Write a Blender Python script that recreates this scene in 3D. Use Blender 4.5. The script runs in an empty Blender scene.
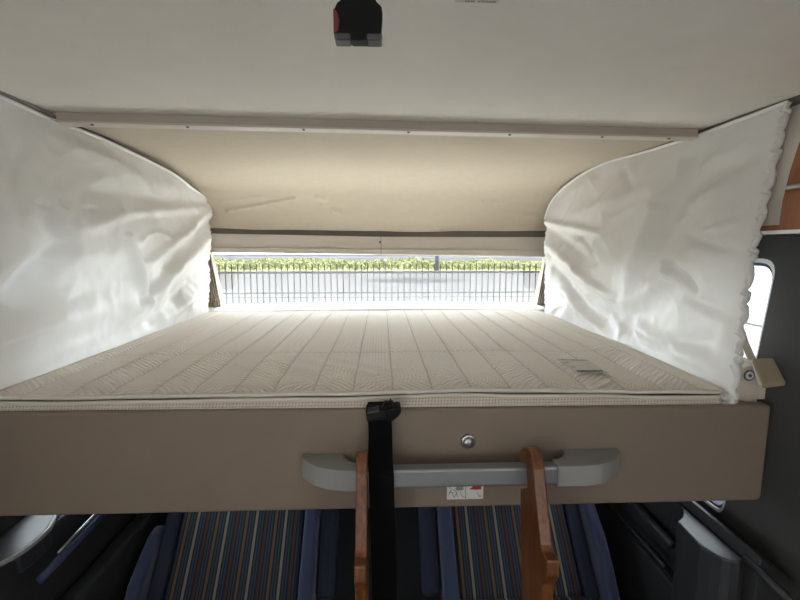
import bpy, bmesh, math, random
from mathutils import Vector, noise, geometry
random.seed(7)
S = bpy.context.scene
C = S.collection
CZ = 1.58                                   # eye height above the vehicle floor
F = 450.0
PITCH = math.atan(53/F); YAW = math.atan(19/F*math.cos(PITCH))
_R = (math.cos(YAW), -math.sin(YAW), 0)
_W = (math.sin(YAW)*math.cos(PITCH), math.cos(YAW)*math.cos(PITCH), -math.sin(PITCH))
_U = (math.sin(YAW)*math.sin(PITCH), math.cos(YAW)*math.sin(PITCH), math.cos(PITCH))

def at(u, v, X=None, Y=None, Z=None):
    """measured pixel + one known coordinate (Z relative to the eye) -> world point"""
    x = (u-400)/F; y = (300-v)/F
    d = [_W[i]+x*_R[i]+y*_U[i] for i in range(3)]
    t = X/d[0] if X is not None else Y/d[1] if Y is not None else Z/d[2]
    return Vector((d[0]*t, d[1]*t, d[2]*t+CZ))

def pj(p):
    q = (p[0], p[1], p[2]-CZ)
    r = sum(_R[i]*q[i] for i in range(3)); w = sum(_W[i]*q[i] for i in range(3)); k = sum(_U[i]*q[i] for i in range(3))
    return 400+F*r/w, 300-F*k/w

# ------------------------------------------------------------------ materials
def mat(name, col, rough=.6, metal=0, bump=None, mottle=None, spec=.5, trans=0, sheen=0):
    m = bpy.data.materials.new(name); m.use_nodes = True
    nt = m.node_tree; b = nt.nodes['Principled BSDF']
    b.inputs['Base Color'].default_value = (*col, 1)
    b.inputs['Roughness'].default_value = rough; b.inputs['Metallic'].default_value = metal
    b.inputs['Specular IOR Level'].default_value = spec
    if sheen: b.inputs['Sheen Weight'].default_value = sheen
    tc = nt.nodes.new('ShaderNodeTexCoord')
    if mottle:
        sc, amt = mottle
        n = nt.nodes.new('ShaderNodeTexNoise'); n.inputs['Scale'].default_value = sc; n.inputs['Detail'].default_value = 5
        nt.links.new(tc.outputs['Object'], n.inputs['Vector'])
        mx = nt.nodes.new('ShaderNodeMix'); mx.data_type = 'RGBA'
        mx.inputs['A'].default_value = (*[c*(1-amt) for c in col], 1)
        mx.inputs['B'].default_value = (*[min(1, c*(1+amt)) for c in col], 1)
        nt.links.new(n.outputs['Fac'], mx.inputs['Factor'])
        nt.links.new(mx.outputs['Result'], b.inputs['Base Color'])
    if bump:
        sc, st = bump
        n = nt.nodes.new('ShaderNodeTexNoise'); n.inputs['Scale'].default_value = sc; n.inputs['Detail'].default_value = 4
        nt.links.new(tc.outputs['Object'], n.inputs['Vector'])
        bp = nt.nodes.new('ShaderNodeBump'); bp.inputs['Strength'].default_value = st; bp.inputs['Distance'].default_value = .002
        nt.links.new(n.outputs['Fac'], bp.inputs['Height']); nt.links.new(bp.outputs['Normal'], b.inputs['Normal'])
    if trans:
        out = nt.nodes['Material Output']
        t = nt.nodes.new('ShaderNodeBsdfTranslucent'); t.inputs['Color'].default_value = (*col, 1)
        ms = nt.nodes.new('ShaderNodeMixShader'); ms.inputs[0].default_value = trans
        nt.links.new(b.outputs[0], ms.inputs[1]); nt.links.new(t.outputs[0], ms.inputs[2])
        nt.links.new(ms.outputs[0], out.inputs['Surface'])
    return m

def math_node(nt, op, a, b=None):
    n = nt.nodes.new('ShaderNodeMath'); n.operation = op
    for i, v in enumerate((a, b)):
        if v is None: continue
        if isinstance(v, (int, float)): n.inputs[i].default_value = v
        else: nt.links.new(v, n.inputs[i])
    return n.outputs[0]

M = {}
M['ceiling'] = mat('ceiling vinyl', (.82, .785, .735), .75, bump=(160, .25), mottle=(9, .05))
M['cab_roof'] = mat('cab roof cloth', (.52, .455, .36), .85, bump=(220, .5), mottle=(30, .06))
M['curtain'] = mat('white satin curtain', (.78, .77, .75), .42, bump=(400, .08), trans=.14, sheen=.2)
M['cur_trim'] = mat('curtain piping', (.86, .85, .83), .5)
M['rail'] = mat('grey rail', (.13, .125, .115), .5)
M['panel'] = mat('taupe vinyl', (.215, .166, .130), .55, bump=(300, .2), mottle=(14, .04))
M['batten'] = mat('cream batten', (.62, .57, .51), .45)
M['batten_face'] = mat('taupe batten face', (.49, .435, .385), .5)
M['header'] = mat('header trim', (.66, .60, .54), .4)
M['gap'] = mat('dark blind slot', (.17, .145, .12), .7)
M['twotone'] = mat('two tone door lining', (.62, .58, .52), .6)
def _twotone(m):
    nt = m.node_tree; b = nt.nodes['Principled BSDF']; tc = nt.nodes['Texture Coordinate']
    sx = nt.nodes.new('ShaderNodeSeparateXYZ'); nt.links.new(tc.outputs['Object'], sx.inputs[0])
    k = math_node(nt, 'GREATER_THAN', sx.outputs[2], 1.1)
    mx = nt.nodes.new('ShaderNodeMix'); mx.data_type = 'RGBA'
    mx.inputs['A'].default_value = (.03, .03, .032, 1); mx.inputs['B'].default_value = (.62, .58, .52, 1)
    nt.links.new(k, mx.inputs['Factor']); nt.links.new(mx.outputs['Result'], b.inputs['Base Color'])
_twotone(M['twotone'])
M['blind'] = mat('pleated blind', (.42, .36, .29), .8)
M['wallgrey'] = mat('charcoal wall', (.048, .047, .045), .7, bump=(250, .2))
M['wall'] = mat('pale wall board', (.62, .58, .52), .6)
M['darkplastic'] = mat('dark plastic', (.03, .03, .032), .5, bump=(300, .15))
M['doorgrey'] = mat('grey door plastic', (.035, .036, .04), .38, bump=(300, .1))
M['black'] = mat('black webbing', (.005, .005, .006), .9, spec=.1, bump=(500, .3))
M['blackpl'] = mat('black plastic', (.004, .004, .0045), .5, spec=.15)
M['clipgrey'] = mat('grey clip', (.04, .04, .042), .45)
M['red'] = mat('red button', (.10, .006, .008), .45)
M['alu'] = mat('grey metal bar', (.30, .31, .33), .38, metal=.55)
M['handle'] = mat('grey handle plastic', (.27, .265, .26), .5)
M['chrome'] = mat('satin metal', (.42, .42, .42), .28, metal=.9)
M['white'] = mat('white plastic', (.80, .80, .79), .4)
M['paper'] = mat('printed paper', (.62, .61, .60), .6)
M['ink'] = mat('grey ink', (.10, .10, .11), .7)
M['softink'] = mat('faded ink', (.25, .24, .24), .8)
M['inkblue'] = mat('blue ink', (.035, .045, .10), .7)
M['inkred'] = mat('red ink', (.35, .02, .025), .7)
M['inkgreen'] = mat('green grey ink', (.22, .24, .18), .7)
M['labelcloth'] = mat('label cloth', (.66, .615, .545), .8)
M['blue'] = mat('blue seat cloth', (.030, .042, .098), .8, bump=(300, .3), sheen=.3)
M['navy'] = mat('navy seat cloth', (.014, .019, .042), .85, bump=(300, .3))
M['carpet'] = mat('dark carpet', (.03, .03, .032), .9)
M['beige_pl'] = mat('beige plastic', (.60, .54, .46), .45)
M['olive'] = mat('olive pad cloth', (.30, .25, .16), .8, bump=(200, .3))
M['sill'] = mat('white sill', (.85, .85, .84), .5)
M['dash'] = mat('dashboard', (.06, .06, .065), .6)
M['fence'] = mat('fence paint', (.020, .022, .026), .7, spec=.1)
M['road'] = mat('asphalt', (.044, .043, .044), .95, mottle=(.6, .25), spec=0)
M['kerb'] = mat('kerb stone', (.038, .038, .042), .9, spec=.1)
M['grass'] = mat('grass', (.170, .175, .085), .9, mottle=(.7, .35), spec=0)
M['building'] = mat('pale building', (.30, .30, .31), .7)
M['bark'] = mat('pale bark', (.06, .06, .06), .9)
M['leaf'] = mat('leaves', (.10, .16, .04), .7)

def wood(name, c1, c2, scale=18):
    m = mat(name, c1, .38); nt = m.node_tree; b = nt.nodes['Principled BSDF']
    tc = nt.nodes.new('ShaderNodeTexCoord'); mp = nt.nodes.new('ShaderNodeMapping'); mp.inputs['Scale'].default_value = (6, 6, .55)
    nt.links.new(tc.outputs['Object'], mp.inputs['Vector'])
    n = nt.nodes.new('ShaderNodeTexNoise'); n.inputs['Scale'].default_value = scale; n.inputs['Detail'].default_value = 6; n.inputs['Distortion'].default_value = .6
    nt.links.new(mp.outputs[0], n.inputs['Vector'])
    r = nt.nodes.new('ShaderNodeValToRGB'); r.color_ramp.elements[0].position = .35; r.color_ramp.elements[1].position = .65
    r.color_ramp.elements[0].color = (*c2, 1); r.color_ramp.elements[1].color = (*c1, 1)
    nt.links.new(n.outputs['Fac'], r.inputs[0]); nt.links.new(r.outputs[0], b.inputs['Base Color'])
    return m
M['wood'] = wood('oiled wood', (.20, .070, .020), (.085, .026, .008))
M['cherry'] = wood('cherry wood', (.30, .105, .04), (.22, .07, .025), 8)

def glass(name, tint=(.96, .98, .98)):
    m = bpy.data.materials.new(name); m.use_nodes = True; nt = m.node_tree; nt.nodes.clear()
    o = nt.nodes.new('ShaderNodeOutputMaterial'); t = nt.nodes.new('ShaderNodeBsdfTransparent'); t.inputs[0].default_value = (*tint, 1)
    g = nt.nodes.new('ShaderNodeBsdfGlossy'); g.inputs['Roughness'].default_value = .02
    f = nt.nodes.new('ShaderNodeFresnel'); f.inputs[0].default_value = 1.4
    k = math_node(nt, 'MULTIPLY', f.outputs[0], .6)
    x = nt.nodes.new('ShaderNodeMixShader')
    nt.links.new(k, x.inputs[0]); nt.links.new(t.outputs[0], x.inputs[1]); nt.links.new(g.outputs[0], x.inputs[2]); nt.links.new(x.outputs[0], o.inputs[0])
    return m
M['glass'] = glass('glazing')

def seat_stripes():
    m = mat('striped seat cloth', (.02, .03, .06), .85, bump=(400, .3)); nt = m.node_tree; b = nt.nodes['Principled BSDF']
    tc = nt.nodes.new('ShaderNodeTexCoord'); sx = nt.nodes.new('ShaderNodeSeparateXYZ'); nt.links.new(tc.outputs['Object'], sx.inputs[0])
    f = math_node(nt, 'FRACT', math_node(nt, 'MULTIPLY', math_node(nt, 'ADD', sx.outputs[0], 5.0), 1/.112))
    r = nt.nodes.new('ShaderNodeValToRGB'); r.color_ramp.interpolation = 'CONSTANT'
    nv = (.007, .010, .020); bl = (.030, .047, .078); be = (.21, .19, .14); ru = (.068, .026, .016); oc = (.135, .074, .030)
    seq = []
    for base, c in ((0, be), (1/3, ru), (2/3, oc)):
        seq += [(base, c), (base+.085, nv), (base+.135, bl), (base+.185, nv), (base+.225, bl), (base+.275, nv)]
    el = r.color_ramp.elements
    while len(el) < len(seq): el.new(.5)
    for e, (p, c) in zip(el, seq): e.position = p; e.color = (*c, 1)
    nt.links.new(f, r.inputs[0]); nt.links.new(r.outputs[0], b.inputs['Base Color'])
    return m
M['stripes'] = seat_stripes()

def mattress_cloth(name, dots=False):
    m = mat(name, (.88, .805, .71), .8, sheen=.2); nt = m.node_tree; b = nt.nodes['Principled BSDF']
    tc = nt.nodes.new('ShaderNodeTexCoord'); sx = nt.nodes.new('ShaderNodeSeparateXYZ'); nt.links.new(tc.outputs['Object'], sx.inputs[0])
    x, y, z = sx.outputs
    if dots:
        k = 2*math.pi/.017
        s = math_node(nt, 'MULTIPLY', math_node(nt, 'SINE', math_node(nt, 'MULTIPLY', math_node(nt, 'ADD', x, z), k)),
                      math_node(nt, 'SINE', math_node(nt, 'MULTIPLY', math_node(nt, 'SUBTRACT', math_node(nt, 'ADD', z, y), x), k)))
        h = math_node(nt, 'POWER', math_node(nt, 'MAXIMUM', s, 0.0), 3.0)
        h = math_node(nt, 'MULTIPLY', h, -1.0)
        dist, st = .004, .8
        cr = nt.nodes.new('ShaderNodeMix'); cr.data_type = 'RGBA'
        cr.inputs['A'].default_value = (.58, .52, .45, 1); cr.inputs['B'].default_value = (.27, .23, .19, 1)
        nt.links.new(math_node(nt, 'MULTIPLY', h, -1.0), cr.inputs['Factor']); nt.links.new(cr.outputs['Result'], b.inputs['Base Color'])
    else:
        # zigzag ribs that change slant from one quilted strip to the next
        w = math_node(nt, 'PINGPONG', math_node(nt, 'ADD', x, 10.47), .105)
        r1 = math_node(nt, 'SINE', math_node(nt, 'MULTIPLY', math_node(nt, 'ADD', y, math_node(nt, 'MULTIPLY', w, 1.0)), 2*math.pi/.020))
        r2 = math_node(nt, 'SINE', math_node(nt, 'MULTIPLY', x, 2*math.pi/.0105))
        h = math_node(nt, 'ADD', r1, math_node(nt, 'MULTIPLY', r2, .22))
        dist, st = .0032, .8
        # stitched seams with groove shade painted in as darker colour, every second strip edge of the quilting plus one cross seam
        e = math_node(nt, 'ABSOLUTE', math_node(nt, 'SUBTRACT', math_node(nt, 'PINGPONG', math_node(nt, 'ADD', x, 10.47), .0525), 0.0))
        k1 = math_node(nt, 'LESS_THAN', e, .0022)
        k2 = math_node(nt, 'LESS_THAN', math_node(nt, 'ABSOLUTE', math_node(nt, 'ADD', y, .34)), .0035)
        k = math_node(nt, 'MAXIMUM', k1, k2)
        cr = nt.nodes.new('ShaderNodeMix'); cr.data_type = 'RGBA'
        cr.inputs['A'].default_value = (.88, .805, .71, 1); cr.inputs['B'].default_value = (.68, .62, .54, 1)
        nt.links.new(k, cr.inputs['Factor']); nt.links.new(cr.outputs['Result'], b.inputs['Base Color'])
    bp = nt.nodes.new('ShaderNodeBump'); bp.inputs['Strength'].default_value = st; bp.inputs['Distance'].default_value = dist
    nt.links.new(h, bp.inputs['Height']); nt.links.new(bp.outputs['Normal'], b.inputs['Normal'])
    return m
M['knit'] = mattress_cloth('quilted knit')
M['dots'] = mattress_cloth('dotted border knit', True)
M['mpiping'] = mat('mattress piping', (.66, .61, .54), .6)

# ------------------------------------------------------------------ geometry helpers
def origin_of(o):
    p = Vector((0, 0, 0))
    while o: p += o.location; o = o.parent
    return p

def obj(name, bm, m, parent=None, smooth=False, bevel=0, seg=2, sub=0, solid=0, autosmooth=None):
    me = bpy.data.meshes.new(name)
    bmesh.ops.recalc_face_normals(bm, faces=bm.faces)
    vs = [v.co for v in bm.verts]
    if parent is None:
        base = Vector(((min(v.x for v in vs)+max(v.x for v in vs))/2, (min(v.y for v in vs)+max(v.y for v in vs))/2, min(v.z for v in vs)))
        off = base
    else:
        base = Vector((0, 0, 0)); off = origin_of(parent)
    for v in bm.verts: v.co -= off
    if smooth:
        for f in bm.faces: f.smooth = True
    bm.to_mesh(me); bm.free()
    o = bpy.data.objects.new(name, me); C.objects.link(o)
    o.location = base
    if parent is not None: o.parent = parent
    if m is not None: me.materials.append(M[m] if isinstance(m, str) else m)
    if solid:
        md = o.modifiers.new('solid', 'SOLIDIFY'); md.thickness = solid; md.offset = 0
    if bevel:
        md = o.modifiers.new('bevel', 'BEVEL'); md.width = bevel; md.segments = seg; md.limit_method = 'ANGLE'; md.angle_limit = math.radians(35)
    if sub:
        md = o.modifiers.new('sub', 'SUBSURF'); md.levels = sub; md.render_levels = sub
    return o

def thing(name, label, cat, loc, group=None):
    o = bpy.data.objects.new(name, None); C.objects.link(o); o.location = loc; o.empty_display_size = .1
    o['label'] = label; o['category'] = cat
    if group: o['group'] = group
    return o
def tag(o, label, cat, group=None, kind=None):
    o['label'] = label; o['category'] = cat
    if group: o['group'] = group
    if kind: o['kind'] = kind
    return o
def struct(name, bm, m, parent=None, **k):
    o = obj(name, bm, m, parent, **k)
    if parent is None: o['kind'] = 'structure'
    return o

def BM(): return bmesh.new()
def bx(bm, x0, x1, y0, y1, z0, z1):
    v = [bm.verts.new((x, y, z)) for z in (z0, z1) for y in (y0, y1) for x in (x0, x1)]
    for f in ((0, 2, 3, 1), (4, 5, 7, 6), (0, 1, 5, 4), (2, 6, 7, 3), (0, 4, 6, 2), (1, 3, 7, 5)): bm.faces.new([v[i] for i in f])
    return bm
def hexa(bm, p8):
    v = [bm.verts.new(p) for p in p8]
    for f in ((0, 2, 3, 1), (4, 5, 7, 6), (0, 1, 5, 4), (2, 6, 7, 3), (0, 4, 6, 2), (1, 3, 7, 5)): bm.faces.new([v[i] for i in f])
    return bm
def prism(bm, poly, axis, a, b, fn=None):
    """polygon in the two other axes, extruded along axis from a to b"""
    def p3(q, t):
        p = {'x': (t, q[0], q[1]), 'y': (q[0], t, q[1]), 'z': (q[0], q[1], t)}[axis]
        return fn(p) if fn else p
    A = [bm.verts.new(p3(q, a)) for q in poly]; B = [bm.verts.new(p3(q, b)) for q in poly]
    n = len(poly)
    for i in range(n): bm.faces.new((A[i], A[(i+1) % n], B[(i+1) % n], B[i]))
    for L in (A, B):
        bm.faces.new(L)
    return bm
def tube(bm, pts, r, n=10, closed=False, cap=True):
    pts = [Vector(p) for p in pts]; rings = []; N = len(pts)
    up0 = None
    for i, p in enumerate(pts):
        a = pts[(i-1) % N] if closed or i > 0 else p; b = pts[(i+1) % N] if closed or i < N-1 else p
        t = (b-a).normalized()
        if up0 is None: up0 = Vector((0, 0, 1)) if abs(t.z) < .9 else Vector((1, 0, 0))
        s = t.cross(up0).normalized(); k = s.cross(t).normalized(); up0 = k
        rr = r[i] if isinstance(r, (list, tuple)) else r
        rings.append([bm.verts.new(p+rr*(math.cos(2*math.pi*j/n)*s+math.sin(2*math.pi*j/n)*k)) for j in range(n)])
    for i in range(N if closed else N-1):
        A, B = rings[i], rings[(i+1) % N]
        for j in range(n): bm.faces.new((A[j], A[(j+1) % n], B[(j+1) % n], B[j]))
    if not closed and cap: bm.faces.new(rings[0]); bm.faces.new(rings[-1])
    return bm
def cyl(bm, c, axis, r, h, n=24, r2=None):
    c = Vector(c); ax = Vector(axis).normalized()
    return tube(bm, [c, c+ax*h], [r, r2 if r2 is not None else r], n)
def lathe(bm, c, axis, prof, n=28):
    c = Vector(c); ax = Vector(axis).normalized()
    return tube(bm, [c+ax*h for r, h in prof], [max(r, 1e-4) for r, h in prof], n)
def sheet(bm, rows):
    V = [[bm.verts.new(p) for p in r] for r in rows]
    for i in range(len(V)-1):
        for j in range(len(V[0])-1): bm.faces.new((V[i][j], V[i][j+1], V[i+1][j+1], V[i+1][j]))
    return bm
def ribbon(bm, path, wdir, w, th):
    """flat strap: path of centre points, width direction, thickness"""
    wd = Vector(wdir).normalized()*w/2; path = [Vector(p) for p in path]; rings = []
    for i, p in enumerate(path):
        t = (path[min(i+1, len(path)-1)]-path[max(i-1, 0)]).normalized(); n = t.cross(wd).normalized()*th/2
        rings.append([bm.verts.new(q) for q in (p-wd-n, p+wd-n, p+wd+n, p-wd+n)])
    for A, B in zip(rings, rings[1:]):
        for j in range(4): bm.faces.new((A[j], A[(j+1) % 4], B[(j+1) % 4], B[j]))
    bm.faces.new(rings[0]); bm.faces.new(rings[-1])
    return bm
def spline(pts, n):
    """Catmull-Rom through points, n samples"""
    P = [Vector(p) for p in pts]; P = [P[0]*2-P[1]]+P+[P[-1]*2-P[-2]]
    m = len(P)-3; out = []
    for i in range(n):
        t = i/(n-1)*m; k = min(int(t), m-1); f = t-k
        a, b, c, d = P[k:k+4]
        out.append(.5*((2*b)+(c-a)*f+(2*a-5*b+4*c-d)*f*f+(3*b-a-3*c+d)*f**3))
    return out
def resample(pts, n):
    P = [Vector(p) for p in pts]; L = [0]
    for a, b in zip(P, P[1:]): L.append(L[-1]+(b-a).length)
    out = []; k = 0
    for i in range(n):
        t = L[-1]*i/(n-1)
        while k < len(L)-2 and L[k+1] < t: k += 1
        f = (t-L[k])/max(1e-9, L[k+1]-L[k]); out.append(P[k].lerp(P[k+1], f))
    return out
def round_poly(poly, r, seg=5):
    out = []; n = len(poly)
    for i in range(n):
        p = Vector(poly[i]); a = Vector(poly[i-1]); b = Vector(poly[(i+1) % n])
        rr = r[i] if isinstance(r, (list, tuple)) else r
        d1 = (a-p); d2 = (b-p); k = min(rr, d1.length*.45, d2.length*.45)
        s = p+d1.normalized()*k; e = p+d2.normalized()*k
        for j in range(seg+1):
            f = j/seg; out.append(tuple(s*(1-f)**2+p*2*f*(1-f)+e*f*f))
    return out
def holed_plate(bm, outer, hole, axis, a, b, fn=None):
    """plate with one window opening, both loops star-shaped about the hole's centre"""
    c = Vector((sum(p[0] for p in hole)/len(hole), sum(p[1] for p in hole)/len(hole)))
    def hit(loop, ang):
        d = Vector((math.cos(ang), math.sin(ang))); best = None
        for i in range(len(loop)):
            p = Vector(loop[i]); q = Vector(loop[(i+1) % len(loop)]); e = q-p
            den = d.x*e.y-d.y*e.x
            if abs(den) < 1e-12: continue
            w = p-c; t = (w.x*e.y-w.y*e.x)/den; s = (w.x*d.y-w.y*d.x)/den
            if t > 0 and -1e-6 <= s <= 1+1e-6 and (best is None or t > best): best = t
        return c+d*(best or 0)
    angs = sorted({round(math.atan2(p[1]-c.y, p[0]-c.x), 5) for L in (outer, hole) for p in L})
    rings = []
    def p3(q, t):
        p = {'x': (t, q[0], q[1]), 'y': (q[0], t, q[1]), 'z': (q[0], q[1], t)}[axis]
        return fn(p) if fn else p
    for t in (a, b):
        rings.append(([bm.verts.new(p3(hit(outer, g), t)) for g in angs], [bm.verts.new(p3(hit(hole, g), t)) for g in angs]))
    n = len(angs)
    for i in range(n):
        j = (i+1) % n
        for O, H in rings: bm.faces.new((O[i], O[j], H[j], H[i]))
        bm.faces.new((rings[0][0][i], rings[0][0][j], rings[1][0][j], rings[1][0][i]))
        bm.faces.new((rings[0][1][i], rings[0][1][j], rings[1][1][j], rings[1][1][i]))
    return bm

H = CZ+.405                                   # ceiling height
XW = 1.085                                    # inner face of the right door and pillar
XL, XR = -1.12, 1.15                          # inner faces of the side walls

# ------------------------------------------------------------------ setting: shell
o = struct('floor', bx(BM(), XL-.05, XR+.05, -2.6, 2.95, -.05, 0), 'carpet')

SKY = (-.45, .45, -1.75, -1.0)                # roof light opening (behind the camera)
bm = BM()
outer = [(XL-.08, -2.65), (XR+.08, -2.65), (XR+.08, 1.60), (XL-.08, 1.44)]
hole = [(SKY[0], SKY[2]), (SKY[1], SKY[2]), (SKY[1], SKY[3]), (SKY[0], SKY[3])]
holed_plate(bm, outer, hole, 'z', H, H+.04)
struct('ceiling', bm, 'ceiling')

# cab roof lining: level behind the batten, then curving down to the windscreen header
prof = [(1.525, .402), (1.7, .408), (2.0, .407), (2.25, .395), (2.42, .372), (2.56, .325), (2.66, .25), (2.735, .165), (2.785, .10)]
prof = spline([(0, y, z) for y, z in prof], 110)
rows = []
NX = 320
folds = [((228, 211), (296, 197.5), 1.1, .012), ((222, 201), (262, 196), 1.5, .004), ((266, 197), (395, 194), .8, .002),
         ((318, 197), (325, 199), 2.2, .008), ((334, 210), (341, 212), 2.2, .008),
         ((484, 200), (545, 206), 1.3, .006), ((500, 207), (545, 209), 1.2, .004), ((526, 214), (535, 215), 2.5, .008), ((255, 207), (275, 210), 2, .003)]
def segd(p, a, b):
    ax, ay = a; bx_, by = b; dx, dy = bx_-ax, by-ay; L = dx*dx+dy*dy
    t = max(0, min(1, ((p[0]-ax)*dx+(p[1]-ay)*dy)/L))
    return math.hypot(p[0]-ax-t*dx, p[1]-ay-t*dy), t
for pt in prof:
    r = []
    for i in range(NX+1):
        x = -1.14+2.30*i/NX
        kf = max(0, min(1, (pt.y-2.66)/.125)); kn = max(0, 1-(pt.y-1.525)/.5)
        p = Vector((x, pt.y-.05*(x/1.05)**2*kf*kf+.062*x*kn, CZ+pt.z))
        sag = .012*noise.noise((x*2.2, pt.y*2.5, 3))*min(1, (pt.y-1.46)*3)
        p.z -= max(0, sag)
        if pt.y > 2.2:
            uv = pj(p)
            for a, b, w, amp in folds:
                d, t = segd(uv, a, b)
                if d < 4*w:
                    p.y -= .5*amp*math.exp(-(d/w)**2); p.z -= .35*amp*math.exp(-(d/w)**2)
        # lower edge rises towards the left corner
        k = max(0, (pt.y-2.6)/.185)
        p.z += k*(.014*max(0, -x-.1))
        r.append(p)
    rows.append(r)
lin = struct('cab_ceiling', sheet(BM(), rows), 'cab_roof', smooth=True, solid=.012)

# outer roof skin over the cab so no light leaks in
bm = BM()
prism(bm, [(1.3, H+.05), (2.3, H+.05), (2.75, H-.05), (2.95, H-.25), (2.95, H-.34), (3.0, H-.34), (3.0, H-.22), (2.8, H), (2.3, H+.09), (1.3, H+.09)], 'x', XL-.1, XR+.1)
struct('roof', bm, 'building')

# batten where ceiling and cab lining meet
bl, br = at(56, 112, Z=.404), at(698, 129, Z=.404)
def along(t, dy, z): p = bl.lerp(br, t); return Vector((p.x, p.y+dy, CZ+z))
b0, b1 = 0, 1
bat = struct('trim_1', hexa(BM(), [along(0, -.002, .379), along(1, -.002, .379), along(0, .045, .379), along(1, .045, .379),
                                   along(0, .0, .4045), along(1, .0, .4045), along(0, .045, .4045), along(1, .045, .4045)]), 'batten_face')
lip = hexa(BM(), [along(0, -.007, .372), along(1, -.007, .372), along(0, .035, .370), along(1, .035, .370),
                  along(0, -.007, .379), along(1, -.007, .379), along(0, .035, .379), along(1, .035, .379)])
obj('lip', lip, 'batten', bat, bevel=.002)
for u in (86, 172, 281, 384, 488, 587, 661):
    t = (u-56)/(692-56)*1.0
    p = along(t, .004, .3735)
    bm = BM(); cyl(bm, p, (0, -.15, -1), .0045, .0045, 12)
    obj('screw', bm, 'ink', bat)

# side rails that carry the curtains (thin dark line above each curtain)
RT = [(1.243, 1.118, .394), (1.4, 1.112, .390), (1.575, 1.112, .388), (1.75, 1.106, .390), (1.93, 1.098, .394), (2.1, 1.065, .394), (2.257, 1.043, .381), (2.382, 1.02, .352), (2.527, 1.0, .307), (2.618, .982, .245), (2.662, .972, .165)]
LT = [(1.0, -1.0, .398), (1.282, -1.0, .392), (1.462, -1.0, .385), (1.707, -1.0, .385), (2.055, -1.0, .366), (2.291, -1.0, .347), (2.46, -1.0, .313), (2.632, -.99, .272), (2.700, -.98, .205)]
def railstrip(T, side):
    pts = spline([(x+side*.012, y+.01, CZ+z+.010) for y, x, z in T], 60)
    return tube(BM(), pts, .0095, 8)
struct('trim_9', hexa(BM(), [(XL, .9, H-.035), (-1.0, .9, H-.012), (XL, 1.46, H-.035), (-1.0, 1.46, H-.012), (XL, .9, H), (-.99, .9, H), (XL, 1.46, H), (-.99, 1.46, H)]), 'rail')
struct('trim_10', hexa(BM(), [(1.128, .9, H-.012), (XR, .9, H-.03), (1.128, 1.62, H-.012), (XR, 1.62, H-.03), (1.122, .9, H), (XR, .9, H), (1.122, 1.62, H), (XR, 1.62, H)]), 'rail')
struct('trim_2', railstrip(LT, -1), 'rail', smooth=True)
struct('trim_3', railstrip(RT, 1), 'rail', smooth=True)

# windscreen header: dark blind slot and cream channel
def hdr(x, bow): return 2.785-.05*(abs(x)/1.05)**2*bow
def band(z0f, z1f, y0, y1, n=24):
    rows = [[], [], [], []]
    for i in range(n+1):
        x = -1.12+2.26*i/n
        yb = hdr(x, 1)
        rows[0].append((x, yb+y0, CZ+z0f(x))); rows[1].append((x, yb+y0, CZ+z1f(x)))
        rows[2].append((x, yb+y1, CZ+z1f(x))); rows[3].append((x, yb+y1, CZ+z0f(x)))
    rows.append(rows[0])
    bm = sheet(BM(), rows)
    bmesh.ops.remove_doubles(bm, verts=bm.verts, dist=1e-5)
    return bm
tz = lambda x: .064-.004*x+(.012*max(0, -x))
tm = lambda x: -.012-.008*x
tb = lambda x: -.047-.014*x
h = struct('trim_4', band(lambda x: tz(x)-.01, lambda x: .20, .012, .05), 'gap')
h = struct('trim_5', band(tm, tz, 0, .05), 'header', bevel=.003)
obj('lower_lip', band(tb, tm, -.012, .04), 'header', h, bevel=.003)
bm = BM(); bx(bm, -.0015, .0015, 2.77, 2.79, CZ-.05, CZ+.07); obj('joint', bm, 'gap', h)
bm = BM(); cyl(bm, (-.006, 2.786, CZ+.03), (0, -1, 0), .007, .01, 14); obj('catch', bm, 'ink', h)

# windscreen pane, pillars with folded blinds, sill
GB = (3.12, -.62); GT = (2.80, -.04)
win = struct('window_1', hexa(BM(), [(-1.1, GB[0], CZ+GB[1]), (1.1, GB[0], CZ+GB[1]), (-1.1, GB[0]+.006, CZ+GB[1]), (1.1, GB[0]+.006, CZ+GB[1]),
                                    (-1.1, GT[0], CZ+GT[1]+.04), (1.1, GT[0], CZ+GT[1]+.04), (-1.1, GT[0]+.006, CZ+GT[1]+.04), (1.1, GT[0]+.006, CZ+GT[1]+.04)]), 'glass')
def pillar(side):
    bm = BM(); n = 7
    # pleated blind stack beside the pane, leaning with the windscreen
    for k in range(n):
        x0 = side*(1.08-.013*k); dx = -side*.0115
        hexa(bm, [(x0+side*.0, 2.83, CZ-.40), (x0+dx*1.15, 2.815, CZ-.40), (x0, 2.90, CZ-.40), (x0+dx, 2.90, CZ-.40),
                  (x0+side*.028, 2.762, CZ-.03), (x0+dx*.6+side*.028, 2.752, CZ-.03), (x0+side*.028, 2.80, CZ-.03), (x0+dx*.6+side*.028, 2.80, CZ-.03)])
    return bm
struct('trim_6', pillar(-1), 'blind', bevel=.002)
struct('trim_7', pillar(1), 'blind', bevel=.002)
rows = []
for t, y, z in ((0, 2.664, -.380), (1, 2.675, -.3735), (2, 2.76, -.366), (3, 2.90, -.36), (4, 3.12, -.44), (5, 3.14, -.64)):
    rows.append([(-1.12+2.24*i/40, y, CZ+z-.012*(abs(-1.12+2.24*i/40)/1.0)**2) for i in range(41)])
struct('trim_8', sheet(BM(), rows), 'sill', smooth=True, solid=.012)
bm = BM(); bx(bm, XL-.05, XR+.05, 2.9, 3.15, -.05, CZ-.66); struct('wall_front', bm, 'dash')
bm = BM()
prism(bm, [(2.35, .78), (2.45, .86), (2.92, .88), (2.92, .35), (2.55, .35), (2.40, .55)], 'x', XL+.06, XR-.06)
struct('dashboard', bm, 'dash', bevel=.03, seg=4)

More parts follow.
